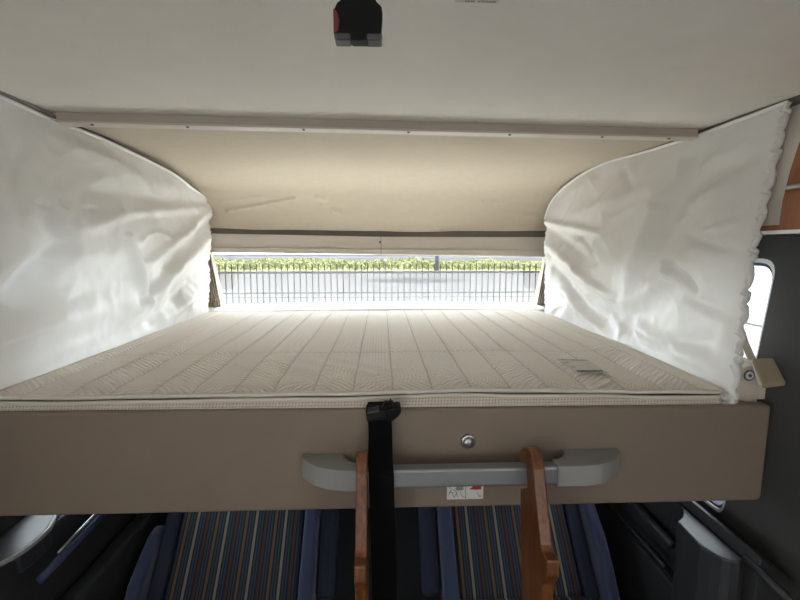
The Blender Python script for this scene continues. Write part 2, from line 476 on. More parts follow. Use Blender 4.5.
# side walls; the doors' windows are openings in them
def door_wall(side, X, Y0):
    th = .05*side if side < 0 else .09
    if side > 0:
        hole = [tuple(at(778, 259, X=X)[1:]), tuple(at(727, 498, X=X)[1:]), tuple(at(721, 516, X=X)[1:]), (2.30, .735), (2.12, CZ-.035)]
        hole = [(y, z) for y, z in hole]
        hole = round_poly(hole, [.05, .03, .06, .08, .08])
    else:
        hole = round_poly([(1.27, CZ+.12), (1.33, CZ-.80), (1.42, CZ-.825), (2.30, .735), (2.12, CZ+.12)], [.05, .03, .05, .08, .08])
    zt = CZ+.03 if side > 0 else H+.05
    outer = [(Y0, 0), (2.98, 0), (2.98, zt), (Y0, zt)]
    bm = BM(); holed_plate(bm, outer, hole, 'x', X, X+th)
    return bm, hole
bmR, holeR = door_wall(1, XW, .9)
struct('wall_right_upper', bx(BM(), XR, XR+.05, .9, 2.98, CZ+.03, H+.05), 'wall')
dR = struct('door_1', bmR, 'wallgrey')
bmL, holeL = door_wall(-1, XL, .9)
dL = struct('door_2', bmL, 'twotone')
def window_of(d, hole, X, side):
    c = Vector((sum(p[0] for p in hole)/len(hole), sum(p[1] for p in hole)/len(hole)))
    inner = [tuple(c+(Vector(p)-c)*.975) for p in hole]
    inner2 = [tuple(c+(Vector(p)-c)*.955) for p in hole]
    bm = BM(); holed_plate(bm, hole, inner, 'x', X+side*.004, X+side*.045); obj('window_seal', bm, 'white', d)
    bm = BM(); holed_plate(bm, inner, inner2, 'x', X+side*.012, X+side*.04); obj('window_gasket', bm, 'inkblue', d)
    bm = BM(); prism(bm, inner2, 'x', X+side*.022, X+side*.026); obj('window_pane', bm, 'glass', d)
window_of(dR, holeR, XW, 1); window_of(dL, holeL, XL, -1)

# right door: lower panel, armrest ledge with scoop, storage ridges
bm = BM(); prism(bm, [(.985, .05), (.985, CZ-.842), (.990, CZ-.808), (1.0, CZ-.815), (XW, CZ-.876), (XW, .05)], 'y', 1.05, 2.6)
# (profile in x,z extruded along y)
obj('lower_panel', bm, 'darkplastic', dR, bevel=.004, seg=2)
led = [tuple(at(u, v, Z=-.84)[:2]) for u, v in ((745, 560), (740, 562), (731, 561), (722, 558), (711, 552), (700, 545), (688, 533), (677, 521), (682, 517), (683.5, 511), (681, 505), (674, 499), (671, 495))]
led += [(.955, 1.75), (.985, 1.75)]
bm = BM(); prism(bm, led, 'z', CZ-1.25, CZ-.84); obj('armrest', bm, 'doorgrey', dR, bevel=.006, seg=3)
bm = BM(); tube(bm, [at(627, 496, X=.95), at(673, 545, X=.95)], .014, 8); obj('pull_handle', bm, 'doorgrey', dR, smooth=True)
bm = BM(); tube(bm, [at(600, 492, X=.93), at(664, 566, X=.93)], .006, 8); obj('pocket_edge', bm, 'darkplastic', dR, smooth=True)
bm = BM(); hexa(bm, [(.935, 1.05, .1), (.985, 1.05, .1), (.935, 2.4, .1), (.985, 2.4, .1), (.935, 1.12, .5), (.985, 1.12, .5), (.935, 2.35, .5), (.985, 2.35, .5)]); obj('door_pocket', bm, 'darkplastic', dR, bevel=.015)
bm = BM(); tube(bm, [(.983, 1.09, CZ-.838), (.983, 1.02, CZ-.842), (.983, .92, CZ-.85), (.99, .88, CZ-.9)], .011, 8); obj('edge_line', bm, 'doorgrey', dR, smooth=True)
# left door
bm = BM(); prism(bm, [(-.985, .05), (-1.0, CZ-.842), (XL, CZ-.835), (XL, .05)], 'y', .95, 2.6); obj('lower_panel', bm, 'darkplastic', dL, bevel=.012, seg=3)
led = [tuple(at(u, v, Z=-.838)[:2]) for u, v in ((57.5, 513), (54, 522), (49, 530), (35, 543), (20, 554), (0, 565))]
led = [(-1.03, 1.9), (-1.02, 1.5)]+led+[(-1.03, 1.0), (XL+.005, 1.0), (XL+.005, 1.9)]
bm = BM(); prism(bm, led, 'z', CZ-.90, CZ-.836); obj('armrest', bm, 'doorgrey', dL, bevel=.012, seg=3)
glint_pts = [tuple(at(u, v, Z=-.836)) for u, v in ((61, 509), (57, 515), (53, 523), (48, 531), (35, 543), (20, 554), (0, 565))]
bm = BM(); tube(bm, spline([Vector(q_)+Vector((0, 0, .001)) for q_ in glint_pts], 30), .0065, 8); obj('edge_line', bm, 'handle', dL, smooth=True)  # highlight on the ledge lip, added as a lighter tube
p0, p1 = at(106, 510, X=-.94), at(40, 580, X=-.94)
bm = BM(); tube(bm, [p0+Vector((0, .3, 0)), p0, p1], .012, 8); obj('pull_handle', bm, 'inkblue', dL, smooth=True)
bm = BM(); tube(bm, [p0+Vector((-.008, .3, .016)), p0+Vector((-.008, 0, .016)), p0.lerp(p1, .72)+Vector((-.008, 0, .015))], .0045, 6); obj('bright_strip', bm, 'chrome', dL, smooth=True)
bm = BM(); hexa(bm, [(-.985, 1.0, .1), (-.93, 1.0, .1), (-.985, 2.4, .1), (-.93, 2.4, .1), (-.985, 1.1, .52), (-.92, 1.1, .52), (-.985, 2.35, .52), (-.92, 2.35, .52)]); obj('door_pocket', bm, 'darkplastic', dL, bevel=.015)
bm = BM(); bx(bm, -1.09, XL, .98, 1.16, CZ-.86, CZ-.75); obj('belt_anchor', bm, 'darkplastic', dL, bevel=.02, seg=3)

# living-area walls behind the camera with their windows
def rear_wall(name, X, side):
    hole = round_poly([(-1.75, .95), (-.45, .95), (-.45, 1.62), (-1.75, 1.62)], .08)
    bm = BM(); holed_plate(bm, [(-2.65, 0), (.9, 0), (.9, H), (-2.65, H)], hole, 'x', X, X+.05*side)
    w = struct(name, bm, 'wallgrey' if side > 0 else 'wall')
    return w
rear_wall('wall_right', XR, 1); rear_wall('wall_left', XL, -1)
struct('window_2', bx(BM(), XR+.02, XR+.026, -1.76, -.44, .94, 1.63), 'glass')
struct('window_3', bx(BM(), XL-.026, XL-.02, -1.76, -.44, .94, 1.63), 'glass')
struct('wall_back', bx(BM(), XL-.05, XR+.05, -2.65, -2.6, 0, H), 'wall')
struct('window_4', bx(BM(), SKY[0]-.02, SKY[1]+.02, SKY[2]-.02, SKY[3]+.02, H+.042, H+.048), 'glass')

# ------------------------------------------------------------------ drop-down bed
PY = 1.14
bed = thing('drop_down_bed', 'lowered drop-down bed with taupe padded front panel and grey grab handle', 'bed', (0, PY, CZ-.695))
bm = BM()
prism(bm, round_poly([(-1.06, CZ-.692), (1.048, CZ-.698), (1.052, CZ-.424), (-1.06, CZ-.413)], [.02, .018, .012, .02]), 'y', PY-.012, PY+.026)
obj('front_panel', bm, 'panel', bed, bevel=.010, seg=4, smooth=False)
bm = BM(); bx(bm, -1.02, .96, PY+.026, 2.66, CZ-.60, CZ-.505); obj('bed_base', bm, 'panel', bed, bevel=.008)
bm = BM(); bx(bm, -1.055, -1.022, PY+.026, 2.66, CZ-.60, CZ-.425); obj('side_board', bm, 'panel', bed, bevel=.008)
bm = BM(); bx(bm, .962, 1.02, PY+.026, 2.66, CZ-.60, CZ-.428); obj('side_board', bm, 'panel', bed, bevel=.008)
bm = BM(); lathe(bm, (.227, PY-.012, CZ-.509), (0, -1, 0), [(.0195, 0), (.0195, .004), (.0165, .007), (.0155, .006), (.0145, .011), (.010, .015), (.004, .0165), (0, .0167)])
obj('lock_button', bm, 'chrome', bed, smooth=True)
# grab handle: moulded ends and a metal bar
gh = bx(BM(), -.05, .435, PY-.105, PY-.07, CZ-.586, CZ-.5385)
gh = obj('grab_handle', gh, 'alu', bed, bevel=.006, seg=3)
def handle_end(xo, xi, s):
    # plan outline (x outward = s), from the panel face to the bar
    P = [(xo, PY-.012), (xo, PY-.030), (xo-s*.006, PY-.042), (xo-s*.035, PY-.074), (xo-s*.075, PY-.098), (xo-s*.12, PY-.107), (xi, PY-.1075),
         (xi, PY-.067), (xi+s*.012, PY-.065), (xi+s*.03, PY-.054), (xi+s*.043, PY-.034), (xi+s*.047, PY-.012)]
    P = [tuple(v_)[:2] for v_ in spline([(x, y, 0) for x, y in P[:7]], 26)]+[tuple(v_)[:2] for v_ in spline([(x, y, 0) for x, y in P[7:]], 16)]
    bm = BM(); prism(bm, P, 'z', CZ-.589, CZ-.5355)
    return bm
obj('handle_end', handle_end(-.206, -.052, -1), 'handle', gh, bevel=.009, seg=4)
obj('handle_end', handle_end(.628, .432, 1), 'handle', gh, bevel=.009, seg=4)
# warning sticker with its drawings
ws0, ws1 = at(447, 486, Y=PY-.0125), at(483, 498.5, Y=PY-.0125)
sy = PY-.0135
st = obj('warning_sticker', bx(BM(), ws0.x, ws1.x, sy, PY-.0115, ws1.z, ws0.z+.012), 'paper', bed)
w, hh = ws1.x-ws0.x, ws0.z-ws1.z
def S2(a, b): return Vector((ws0.x+a*w, sy-.0006, ws1.z+b*hh))
for strokes in ((((.04, .25), (.10, .7)), ((.10, .7), (.20, .15)), ((.20, .15), (.27, .55)), ((.12, .8), (.26, .62)), ((.05, .55), (.2, .5)), ((.24, .6), (.30, .2)), ((.03, 1.0), (.12, .8))),
                (((.36, .6), (.42, .2)), ((.42, .2), (.5, .15))), (((.84, .5), (.88, .2)), ((.88, .2), (.94, .3)), ((.88, .2), (.95, .14)))):
    bm = BM()
    for a, b in strokes: tube(bm, [S2(*a), S2(*b)], .0007, 5)
    obj('line_drawing', bm, 'ink', st)
bm = BM(); tube(bm, [S2(.515, .05), S2(.515, 1.1)], .0007, 5); obj('divider_line', bm, 'ink', st)
bm = BM(); prism(bm, [tuple(S2(a, b).xz) for a, b in ((.62, .75), (.70, .92), (.74, 1.05), (.94, 1.08), (.94, .72), (.80, .70))], 'y', sy-.0012, sy); obj('red_symbol', bm, 'inkred', st)
bm = BM(); prism(bm, [tuple(S2(a, b).xz) for a, b in ((.22, .78), (.28, .95), (.44, .95), (.46, .72), (.3, .66))], 'y', sy-.0012, sy); obj('green_symbol', bm, 'inkgreen', st)

# ------------------------------------------------------------------ mattress
MX0, MX1, MY0, MY1 = -1.005, .938, 1.150, 2.655
MZ = CZ-.369
mt = thing('mattress', 'cream quilted mattress with knitted cover lying on the drop-down bed', 'mattress', (0, 1.9, CZ-.505))
NXm, NYm = 440, 110
def outline(x, y):
    """pull the corners in to a radius"""
    r = .028
    for cx, sx in ((MX0+r, -1), (MX1-r, 1)):
        for cy, sy_ in ((MY0+r, -1), (MY1-r, 1)):
            dx, dy = (x-cx)*sx, (y-cy)*sy_
            if dx > 0 and dy > 0:
                m = max(dx, dy)
                L = math.hypot(dx, dy)
                if L > 1e-9:
                    k = m/L; x = cx+sx*dx*k; y = cy+sy_*dy*k
    return x, y
def mz(x, y):
    e = min(x-MX0, MX1-x, y-MY0, MY1-y); e = max(0, e)
    z = MZ - .011*math.exp(-e/.03)
    g = abs(((x-.03+10.5) % .105)-.0525)          # groove where this is 0 .. strips .105 wide
    g2 = .0525-g
    z -= .0050*math.exp(-(g2/.005)**2)*(1-math.exp(-e/.02))
    z -= .0022*math.exp(-((y-1.56)/.005)**2)
    z += .004*noise.noise((x*2.1, y*2.3, 5))+.0016*noise.noise((x*7, y*7, 2))
    # ruck in the cover near the front, left of centre
    for (ax, ay, bx_, by, wd, am) in ((-.36, 1.46, -.10, 1.22, .03, .004), (-.46, 1.42, -.24, 1.21, .03, .003), (-.30, 1.50, -.02, 1.28, .022, .003), (-.2, 1.52, .02, 1.34, .02, .002)):
        d, t = segd((x, y), (ax, ay), (bx_, by)); z += am*math.exp(-(d/wd)**2)
    # front right corner sits a little lower
    z -= .010*max(0, 1-math.hypot(x-MX1, y-MY0)/.5)
    return z
rows = []
for j in range(NYm+1):
    f = j/NYm; y = MY0+(MY1-MY0)*(f**1.25)
    rows.append([(lambda q: (q[0], q[1], mz(*q)))(outline(MX0+(MX1-MX0)*i/NXm, y)) for i in range(NXm+1)])
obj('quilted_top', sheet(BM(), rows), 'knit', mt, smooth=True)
def loop(inset, n=400):
    r = .028-inset; pts = []
    a, b, c, d = MX0+inset, MX1-inset, MY0+inset, MY1-inset
    segs = [((a+r, c), (b-r, c)), None, ((b, c+r), (b, d-r)), None, ((b-r, d), (a+r, d)), None, ((a, d-r), (a, c+r)), None]
    cs = {1: (b-r, c+r, -90), 3: (b-r, d-r, 0), 5: (a+r, d-r, 90), 7: (a+r, c+r, 180)}
    for k, s in enumerate(segs):
        if s:
            for i in range(40): t = i/40; pts.append((s[0][0]+(s[1][0]-s[0][0])*t, s[0][1]+(s[1][1]-s[0][1])*t))
        else:
            cx, cy, a0 = cs[k]
            for i in range(8): g = math.radians(a0+90*i/8); pts.append((cx+r*math.cos(g), cy+r*math.sin(g)))
    return pts
LP = loop(0)
def pz(x, y): return mz(min(max(x, MX0), MX1), min(max(y, MY0), MY1))-.001+.0025*noise.noise((x*3, y*3, 9))
tubepts = [(x, y, pz(x, y)) for x, y in LP]
obj('piping', tube(BM(), tubepts, .0062, 8, closed=True), 'mpiping', mt, smooth=True)
tubepts = [(x, y, pz(x, y)-.014-.003*noise.noise((x*4, y*4, 1))) for x, y in loop(.001)]
obj('piping', tube(BM(), tubepts, .0050, 8, closed=True), 'mpiping', mt, smooth=True)
rows = []
for k in range(9):
    f = k/8; rows.append([(x-(.010*math.sin(math.pi*f))*0, y-(.012*math.sin(math.pi*f))*(1 if y < MY0+.02 else 0), (pz(x, y)-.012)*(1-f)+(CZ-.505)*f) for x, y in LP+LP[:1]])
bm = sheet(BM(), rows); bm.faces.new([v for v in bm.verts if abs(v.co.z-(CZ-.505)) < 1e-4][:len(LP)])
obj('side_border', bm, 'dots', mt, smooth=True)
# printed cloth label between two seams
q = [at(u, v, Z=-.366) for u, v in ((556, 357.5), (587, 358.5), (608.5, 372), (577, 372.5))]
zq = max(mz(p_.x, p_.y) for p_ in q)
def lift(p): return Vector((p.x, p.y, max(zq, mz(p.x, p.y))+.0016))
bm = BM(); sheet(bm, [[lift(q[0].lerp(q[3], i/14).lerp(q[1].lerp(q[2], i/14), j/14)) for j in range(15)] for i in range(15)])
lab = obj('printed_label', bm, 'labelcloth', mt, smooth=True)
def LQ(a, b): p = lift(q[0].lerp(q[3], b).lerp(q[1].lerp(q[2], b), a)); p.z += .0012; return p
def dashes(bm, a0, a1, b, th, n, fill):
    w = (a1-a0)/n
    for i in range(n):
        s = a0+w*i; e = s+w*random.uniform(fill-.15, fill+.1); t = th*random.uniform(.75, 1.1)
        bm.faces.new([bm.verts.new(LQ(x, y)) for x, y in ((s, b-t), (e, b-t), (e, b+t), (s, b+t))])
for a0, a1, b_, th_, n_ in ((.1, .95, .10, .045, 14), (.06, .22, .32, .04, 3), (.08, .24, .6, .04, 3)):
    bm = BM(); dashes(bm, a0, a1, b_, th_, n_, .65); obj('small_print', bm, 'softink', lab)
bm = BM(); dashes(bm, .10, .93, .87, .055, 9, .85); obj('bold_print', bm, 'inkblue', lab)

# ------------------------------------------------------------------ curtains
def smooth_pts(T, n): return spline([(x, y, CZ+z) for y, x, z in T], n)
def curtain(name, label, top, bot0, bot1, inward, ridges, seed, near_ruffle):
    N, Mr = 190, 130
    tp = resample(smooth_pts(top, 120), N+1)
    root = thing(name, label, 'curtain', (bot0.x, (bot0.y+bot1.y)/2, CZ-.372), 'white privacy curtains beside the bed')
    rows = []
    for j in range(Mr+1):
        t = j/Mr; r = []
        for i in range(N+1):
            s = i/N
            # bottom edge follows the mattress side
            ybot = bot0.y+(bot1.y-bot0.y)*min(1, max(0, ((tp[i].y-tp[0].y)/(tp[-1].y-tp[0].y))))
            b = Vector((bot0.x+(bot1.x-bot0.x)*s, ybot, CZ-.415))
            p = b.lerp(tp[i], t)
            u, v = pj(p)
            if near_ruffle: p.x -= .019*math.sin(math.pi*t)*(1-s)
            edge = min(1, 8*t)*min(1, 12*(1-t))
            d = .020*noise.noise((p.y*3.2, p.z*3.6, seed))+.010*noise.noise((p.y*8+p.z*5, p.z*6, seed+4))+.0028*noise.noise((p.y*25, p.z*22, seed+8))
            rn = noise.noise((p.y*3.4+p.z*2.2, p.z*4.2-p.y*1.3, seed+20)); d += .0055*max(0, 1-5*abs(rn))**1.5
            rn = noise.noise((p.y*7-p.z*3, p.z*8, seed+31)); d += .0018*max(0, 1-4*abs(rn))**1.5
            d *= min(1, .12+(1-s)*9)
            for a, bb, w, amp in ridges:
                dd, tt = segd((u, v), a, bb)
                if dd < 3*w: d += 2.4*amp*math.exp(-(dd/w)**2)*(1-.45*abs(2*tt-1))
            # gathers at the far hem and the foot
            far = max(0, 1-(1-s)/.05)
            d += far*.0025*math.sin(t*95+2*math.sin(t*31))
            foot = max(0, 1-t/.10)
            d += foot*.004*math.sin(s*120+3*math.sin(s*17))
            p = p+Vector((inward*d*edge*min(1, .25+8*s), 0, 0))
            if s > .93: p.y += .004*math.sin(t*95+2*math.sin(t*31))*(s-.93)/.07
            r.append(p)
        rows.append(r)
    obj('cloth', sheet(BM(), rows), 'curtain', root, smooth=True)
    pts = [p+Vector((inward*.003, 0, 0)) for p in tp]
    obj('top_hem', tube(BM(), pts, .0058, 8), 'cur_trim', root, smooth=True)
    if near_ruffle:
        # gathered elastic hem along the near edge
        n = 260; R = []
        for k in range(7):
            R.append([])
        for i in range(n+1):
            t = i/n; p = rows[min(Mr, int(t*Mr))][0].lerp(rows[min(Mr, int(t*Mr)+1)][0], t*Mr-int(t*Mr))
            ph = t*2*math.pi*30+1.6*math.sin(t*37)+.9*math.sin(t*91); a = .6+.4*math.sin(t*53+1)
            c = p+Vector((inward*.0+.004*math.sin(ph*.5), -.001+.004*math.sin(ph)*a, .0))
            rr = .0075+.0032*math.sin(ph+1)*a
            for k in range(7):
                g = 2*math.pi*k/6+.5*math.sin(ph)
                R[k].append(c+Vector((math.cos(g)*rr*1.25, math.sin(g)*rr*1.15, .003*math.cos(g+ph))))
        obj('gathered_hem', sheet(BM(), R), 'curtain', root, smooth=True)
    return root
Lr = [((20, 285), (62, 240), 13, -.030), ((62, 240), (45, 215), 9, -.012), ((0, 320), (40, 285), 14, -.022), ((128, 238), (147, 304), 4.5, .016), ((140, 250), (156, 310), 6, -.010),
      ((211, 211), (150, 262), 5, .012), ((208, 222), (140, 300), 6, -.012), ((207, 240), (130, 318), 5, .010), ((207, 262), (150, 322), 5, -.010), ((206, 282), (165, 322), 4, .008),
      ((211, 206), (120, 214), 5, .010), ((209, 203), (90, 190), 8, -.008), ((120, 214), (60, 236), 8, .010), ((38, 203), (50, 207), 2.5, -.005), ((62, 201), (68, 207), 2.2, -.005), ((84, 208), (96, 209), 2.2, -.004),
      ((0, 340), (130, 300), 16, .014), ((20, 372), (90, 340), 8, .010), ((90, 352), (150, 322), 6, -.006), ((0, 255), (110, 255), 16, .010), ((40, 130), (190, 200), 9, .006)]
Rr = [((546, 222), (600, 232), 4, .010), ((550, 246), (612, 298), 5, .014), ((552, 265), (610, 330), 5, -.012), ((560, 288), (604, 338), 4, .010), ((549, 228), (590, 262), 5, -.010),
      ((582, 236), (596, 262), 4, -.010), ((588, 170), (600, 190), 4, .006), ((620, 160), (632, 186), 5, -.006), ((700, 146), (650, 268), 12, -.016), ((655, 210), (626, 300), 8, .014),
      ((640, 300), (690, 262), 9, .012), ((680, 262), (700, 290), 4, -.016), ((668, 262), (690, 284), 4, .010), ((640, 330), (720, 372), 9, .012), ((700, 205), (752, 170), 8, .008), ((742, 250), (690, 236), 6, -.010), ((742, 222), (715, 232), 4, .008),
      ((738, 318), (700, 300), 6, -.008), ((648, 352), (712, 340), 10, -.012), ((770, 150), (690, 190), 10, -.008), ((600, 300), (640, 345), 7, -.012), ((575, 215), (650, 190), 8, .006)]
curtain('privacy_curtain', 'creased white satin curtain at the left end of the bed', LT, Vector((-1.012, .92, 0)), Vector((-1.012, 2.64, 0)), 1, Lr, 1.0, False)
curtain('privacy_curtain', 'creased white satin curtain with gathered edge at the right end of the bed', RT, Vector((.946, 1.135, 0)), Vector((.945, 2.54, 0)), -1, Rr, 12.0, True)

# ------------------------------------------------------------------ strap with buckle on the panel
sx = -.004
stp = thing('retaining_strap', 'black webbing strap with buckle hanging over the taupe bed front', 'strap', (sx, 1.03, CZ-1.05))
path = spline([(sx-.002, 1.21, CZ-.432), (sx-.002, 1.16, CZ-.408), (sx-.002, 1.128, CZ-.408), (sx-.002, 1.118, CZ-.425), (sx, 1.10, CZ-.47), (sx, 1.05, CZ-.52), (sx+.002, 1.026, CZ-.545), (sx+.003, 1.024, CZ-.60), (sx+.006, 1.026, CZ-.70), (sx+.012, 1.03, CZ-1.05)], 60)
obj('webbing', ribbon(BM(), path, (1, 0, .02), .0605, .003), 'black', stp)
bk = BM()
hexa(bk, [(-.037, 1.085, CZ-.437), (.030, 1.085, CZ-.430), (-.037, 1.128, CZ-.432), (.030, 1.128, CZ-.424), (-.041, 1.092, CZ-.410), (.030, 1.088, CZ-.400), (-.041, 1.132, CZ-.404), (.030, 1.132, CZ-.394)])
bk = obj('buckle', bk, 'blackpl', stp, bevel=.004, seg=2)
bm = BM(); prism(bm, [(.008, CZ-.434), (.028, CZ-.431), (.042, CZ-.420), (.049, CZ-.408), (.0475, CZ-.397), (.040, CZ-.394), (.026, CZ-.398), (.010, CZ-.402)], 'y', 1.078, 1.122); obj('release_tab', bm, 'blackpl', bk, bevel=.004, seg=2)
bm = BM(); prism(bm, [(-.002, CZ-.404), (.006, CZ-.390), (.010, CZ-.386), (.013, CZ-.390), (.019, CZ-.388), (.022, CZ-.381), (.0255, CZ-.388), (.028, CZ-.402)], 'y', 1.088, 1.108); obj('toothed_jaw', bm, 'blackpl', bk)
bm = BM(); hexa(bm, [(-.036, 1.084, CZ-.414), (-.006, 1.084, CZ-.408), (-.036, 1.10, CZ-.408), (-.006, 1.10, CZ-.401), (-.036, 1.084, CZ-.411), (-.006, 1.084, CZ-.405), (-.036, 1.10, CZ-.404), (-.006, 1.10, CZ-.397)]); obj('bar', bm, 'clipgrey', bk)

# ------------------------------------------------------------------ buckle hanging from the ceiling
DZ = -.003
hk = thing('hanging_buckle', 'black belt buckle with red button hanging from the ceiling', 'buckle', (-.022, .5, CZ+.205))
x0, x1 = -.0465, .0028; zb = CZ+.2125
prof2 = [(x0, zb+.002), (x0-.0005, CZ+DZ+.243), (x0+.003, CZ+DZ+.250), (x0+.009, CZ+DZ+.2545), (x1-.009, CZ+DZ+.2545), (x1-.001, CZ+DZ+.247), (x1, CZ+DZ+.240), (x1-.002, zb-.001), (x1-.016, zb-.001), (x1-.017, zb-.001), (x0+.018, zb-.001), (x0+.017, zb)]
bm = BM(); prism(bm, prof2, 'y', .492, .508); obj('housing', bm, 'blackpl', hk, bevel=.003, seg=3)
bm = BM(); prism(bm, [(x0-.0008, CZ+.2165), (x0-.001, CZ+.241), (x0+.003, CZ+.238), (x0+.0055, CZ+.230), (x0+.004, CZ+.2195)], 'y', .4905, .505); obj('release_button', bm, 'red', hk, bevel=.001)
for a, b in ((x0-.0003, x0+.0165), (x1-.0165, x1-.0005)):
    bm = BM(); bx(bm, a, b, .4905, .5095, zb-.0012, zb+.0055); obj('jaw', bm, 'clipgrey', hk, bevel=.002)
bm = BM(); ribbon(bm, [(-.022, .5, CZ+DZ+.25), (-.021, .5, CZ+.33), (-.020, .5, H-.006)], (1, 0, 0), .036, .003); obj('webbing', bm, 'black', hk)
bm = BM(); bx(bm, -.045, .005, .48, .52, H-.008, H+.0); obj('mounting_plate', bm, 'blackpl', hk, bevel=.002)

# sticker on the ceiling
a, b = at(455, 1.5, Z=.405), at(498, 2.2, Z=.405)
cs = obj('ceiling_sticker', bx(BM(), a.x, b.x, a.y-.05, a.y, H-.0012, H), 'paper')
tag(cs, 'small pale printed sticker on the ceiling right of the hanging buckle', 'sticker')
bm = BM()
for k in range(12):
    if k in (4,): continue
    xx = a.x+.016+k*.0044; bm2 = bx(bm, xx, xx+random.uniform(.0022, .0036), a.y-.006, a.y-.0025, H-.0018, H-.001)
for k in range(16):
    xx = a.x+.004+k*.004; bx(bm, xx, xx+.0028, a.y-.016, a.y-.012, H-.0018, H-.001)
obj('print', bm, 'softink', cs)

# ------------------------------------------------------------------ ladder hooked over the handle
ld = thing('bunk_ladder', 'brown wooden ladder hooked over the grey grab handle', 'ladder', (.16, .62, 0))
XI = .35
pix = [(521.5, 600), (520.5, 540), (520, 489), (527, 487), (526, 464), (521, 462), (519, 459), (518.8, 452), (520.5, 448.5), (524, 446.8), (528, 448), (531.5, 456), (533.5, 470), (536, 500), (540.5, 545), (542, 552), (547, 561), (547, 577), (542.5, 585), (541, 600)]
rp = [(at(u, v, X=XI).y, at(u, v, X=XI).z) for u, v in pix]
# slot must clear the bar
rp = [(y, z) for y, z in rp]
low = [(rp[-1][0]-.07, rp[-1][1]-.24), (.60, .0), (.69, .0), (rp[0][0]-.05, rp[0][1]-.2)]
side = rp+low
def rail_board(xa, xb, dy=0):
    bm = BM(); prism(bm, [(y+dy, z) for y, z in side], 'x', xa, xb); return bm
obj('side_rail', rail_board(XI, XI+.028), 'wood', ld, bevel=.004, seg=2)
obj('side_rail', rail_board(-.060, -.034, .0), 'wood', ld, bevel=.004, seg=2)
for z, y0 in ((.60, .775), (.33, .69)):
    bm = BM(); bx(bm, -.034, XI, y0, y0+.085, z-.012, z+.012); obj('tread', bm, 'wood', ld, bevel=.004)

# ------------------------------------------------------------------ right: belt bracket beside the bed
bkt = thing('bed_arm_bracket', 'beige bracket with ringed bolt cap and olive pad at the bed corner', 'bracket', (1.03, 1.18, CZ-.43))
B2 = [tuple(at(u, v, Y=1.18).xz) for u, v in ((735, 412), (737, 395), (739, 380), (741, 371), (746, 366), (752, 366), (757, 371), (760, 380), (758, 395), (756.5, 412))]
bm = BM(); prism(bm, B2, 'y', 1.18, 1.20); obj('plate', bm, 'beige_pl', bkt, bevel=.004)
cc = at(749, 375.3, Y=1.18)
bm = BM(); lathe(bm, cc+Vector((0, .001, 0)), (0, -1, 0), [(.0155, 0), (.0155, .003), (.0, .003)]); obj('bolt_cap', bm, 'ink', bkt)
bm = BM(); lathe(bm, cc, (0, -1, 0), [(.0115, 0), (.0115, .0035), (.0, .0035)]); obj('cap_ring', bm, 'white', bkt)
bm = BM(); lathe(bm, cc, (0, -1, 0), [(.0045, 0), (.0045, .005), (.0, .005)]); obj('cap_centre', bm, 'ink', bkt)
c0, c1, c2, c3 = at(752, 358, Y=1.17), at(773, 357, Y=1.17), at(786.5, 382, Y=1.10), at(763, 385, Y=1.10)
dn = Vector((.005, .006, -.014))
bm = BM(); hexa(bm, [c3+dn, c2+dn, c0+dn, c1+dn, c3, c2, c0, c1]); obj('pad', bm, 'olive', bkt, bevel=.005, seg=3)
d0, d1, d2, d3 = at(752.5, 361, Y=1.175), at(757, 358.5, Y=1.175), at(765, 386, Y=1.105), at(760.5, 385, Y=1.105)
dn = Vector((.003, .010, -.006))
bm = BM(); hexa(bm, [d3+dn, d2+dn, d0+dn, d1+dn, d3, d2, d0, d1]); obj('pad_edge', bm, 'beige_pl', bkt, bevel=.004)
e = at(752, 363, Y=1.235)
bm = BM(); tube(bm, [e+Vector((-.036, 0, -.05)), e+Vector((-.036, 0, .0)), e+Vector((-.02, 0, .012))], .008, 8); cyl(bm, e+Vector((.0, .0, -.03)), (0, 0, 1), .030, .042, 24); obj('pivot_boss', bm, 'beige_pl', bkt, smooth=False, bevel=.006)
bm = BM(); ribbon(bm, [at(741, 332, Y=1.24), at(746, 346, Y=1.235), at(754, 364, Y=1.23)], (1, 0, .5), .022, .003); obj('web_strap', bm, 'beige_pl', bkt)
bm = BM(); bx(bm, 1.03, XW+.004, 1.19, 1.235, CZ-.43, CZ-.38); obj('wall_mount', bm, 'beige_pl', bkt, bevel=.004)

# ------------------------------------------------------------------ right: overhead locker
lk = thing('overhead_locker', 'cherry wood overhead locker with cream end at the right wall', 'locker', (1.08, .8, CZ+.04))
LPf = [(1.062, .058), (1.065, .12), (1.078, .2), (1.094, .265), (1.112, .32), (1.130, .37), (1.138, .4045)]
def locker_body(y0, y1, off=0, z0=None):
    poly = [(x+off, CZ+z) for x, z in LPf]+[(XR-.002, H-.0005), (XR-.002, CZ+.058)]
    bm = BM(); prism(bm, poly, 'y', y0, y1); return bm
obj('end_panel', locker_body(1.162, 1.30, .004), 'wall', lk)
obj('body', locker_body(.35, 1.160, .006), 'wall', lk)
rows = [[(x-.010*k, y, CZ+z) for x, z in LPf] for k in (0, 1) for y in ((.36, 1.162) if k == 0 else (1.162, .36))]
bm = BM(); sheet(bm, rows+rows[:1]); obj('door', bm, 'cherry', lk, smooth=False)
bm = BM(); bx(bm, 1.053, XR-.002, .35, 1.305, CZ+.044, CZ+.058); obj('bottom_rail', bm, 'cherry', lk)
bm = BM(); bx(bm, 1.049, XR-.002, .35, 1.308, CZ+.034, CZ+.044); obj('edge_strip', bm, 'white', lk)
k0 = at(797, 187, X=1.064)
bm = BM(); tube(bm, [k0+Vector((0, -.05, 0)), k0+Vector((-.012, -.045, 0)), k0+Vector((-.012, .015, 0)), k0+Vector((0, .02, 0))], .006, 8); obj('handle', bm, 'chrome', lk, smooth=True)

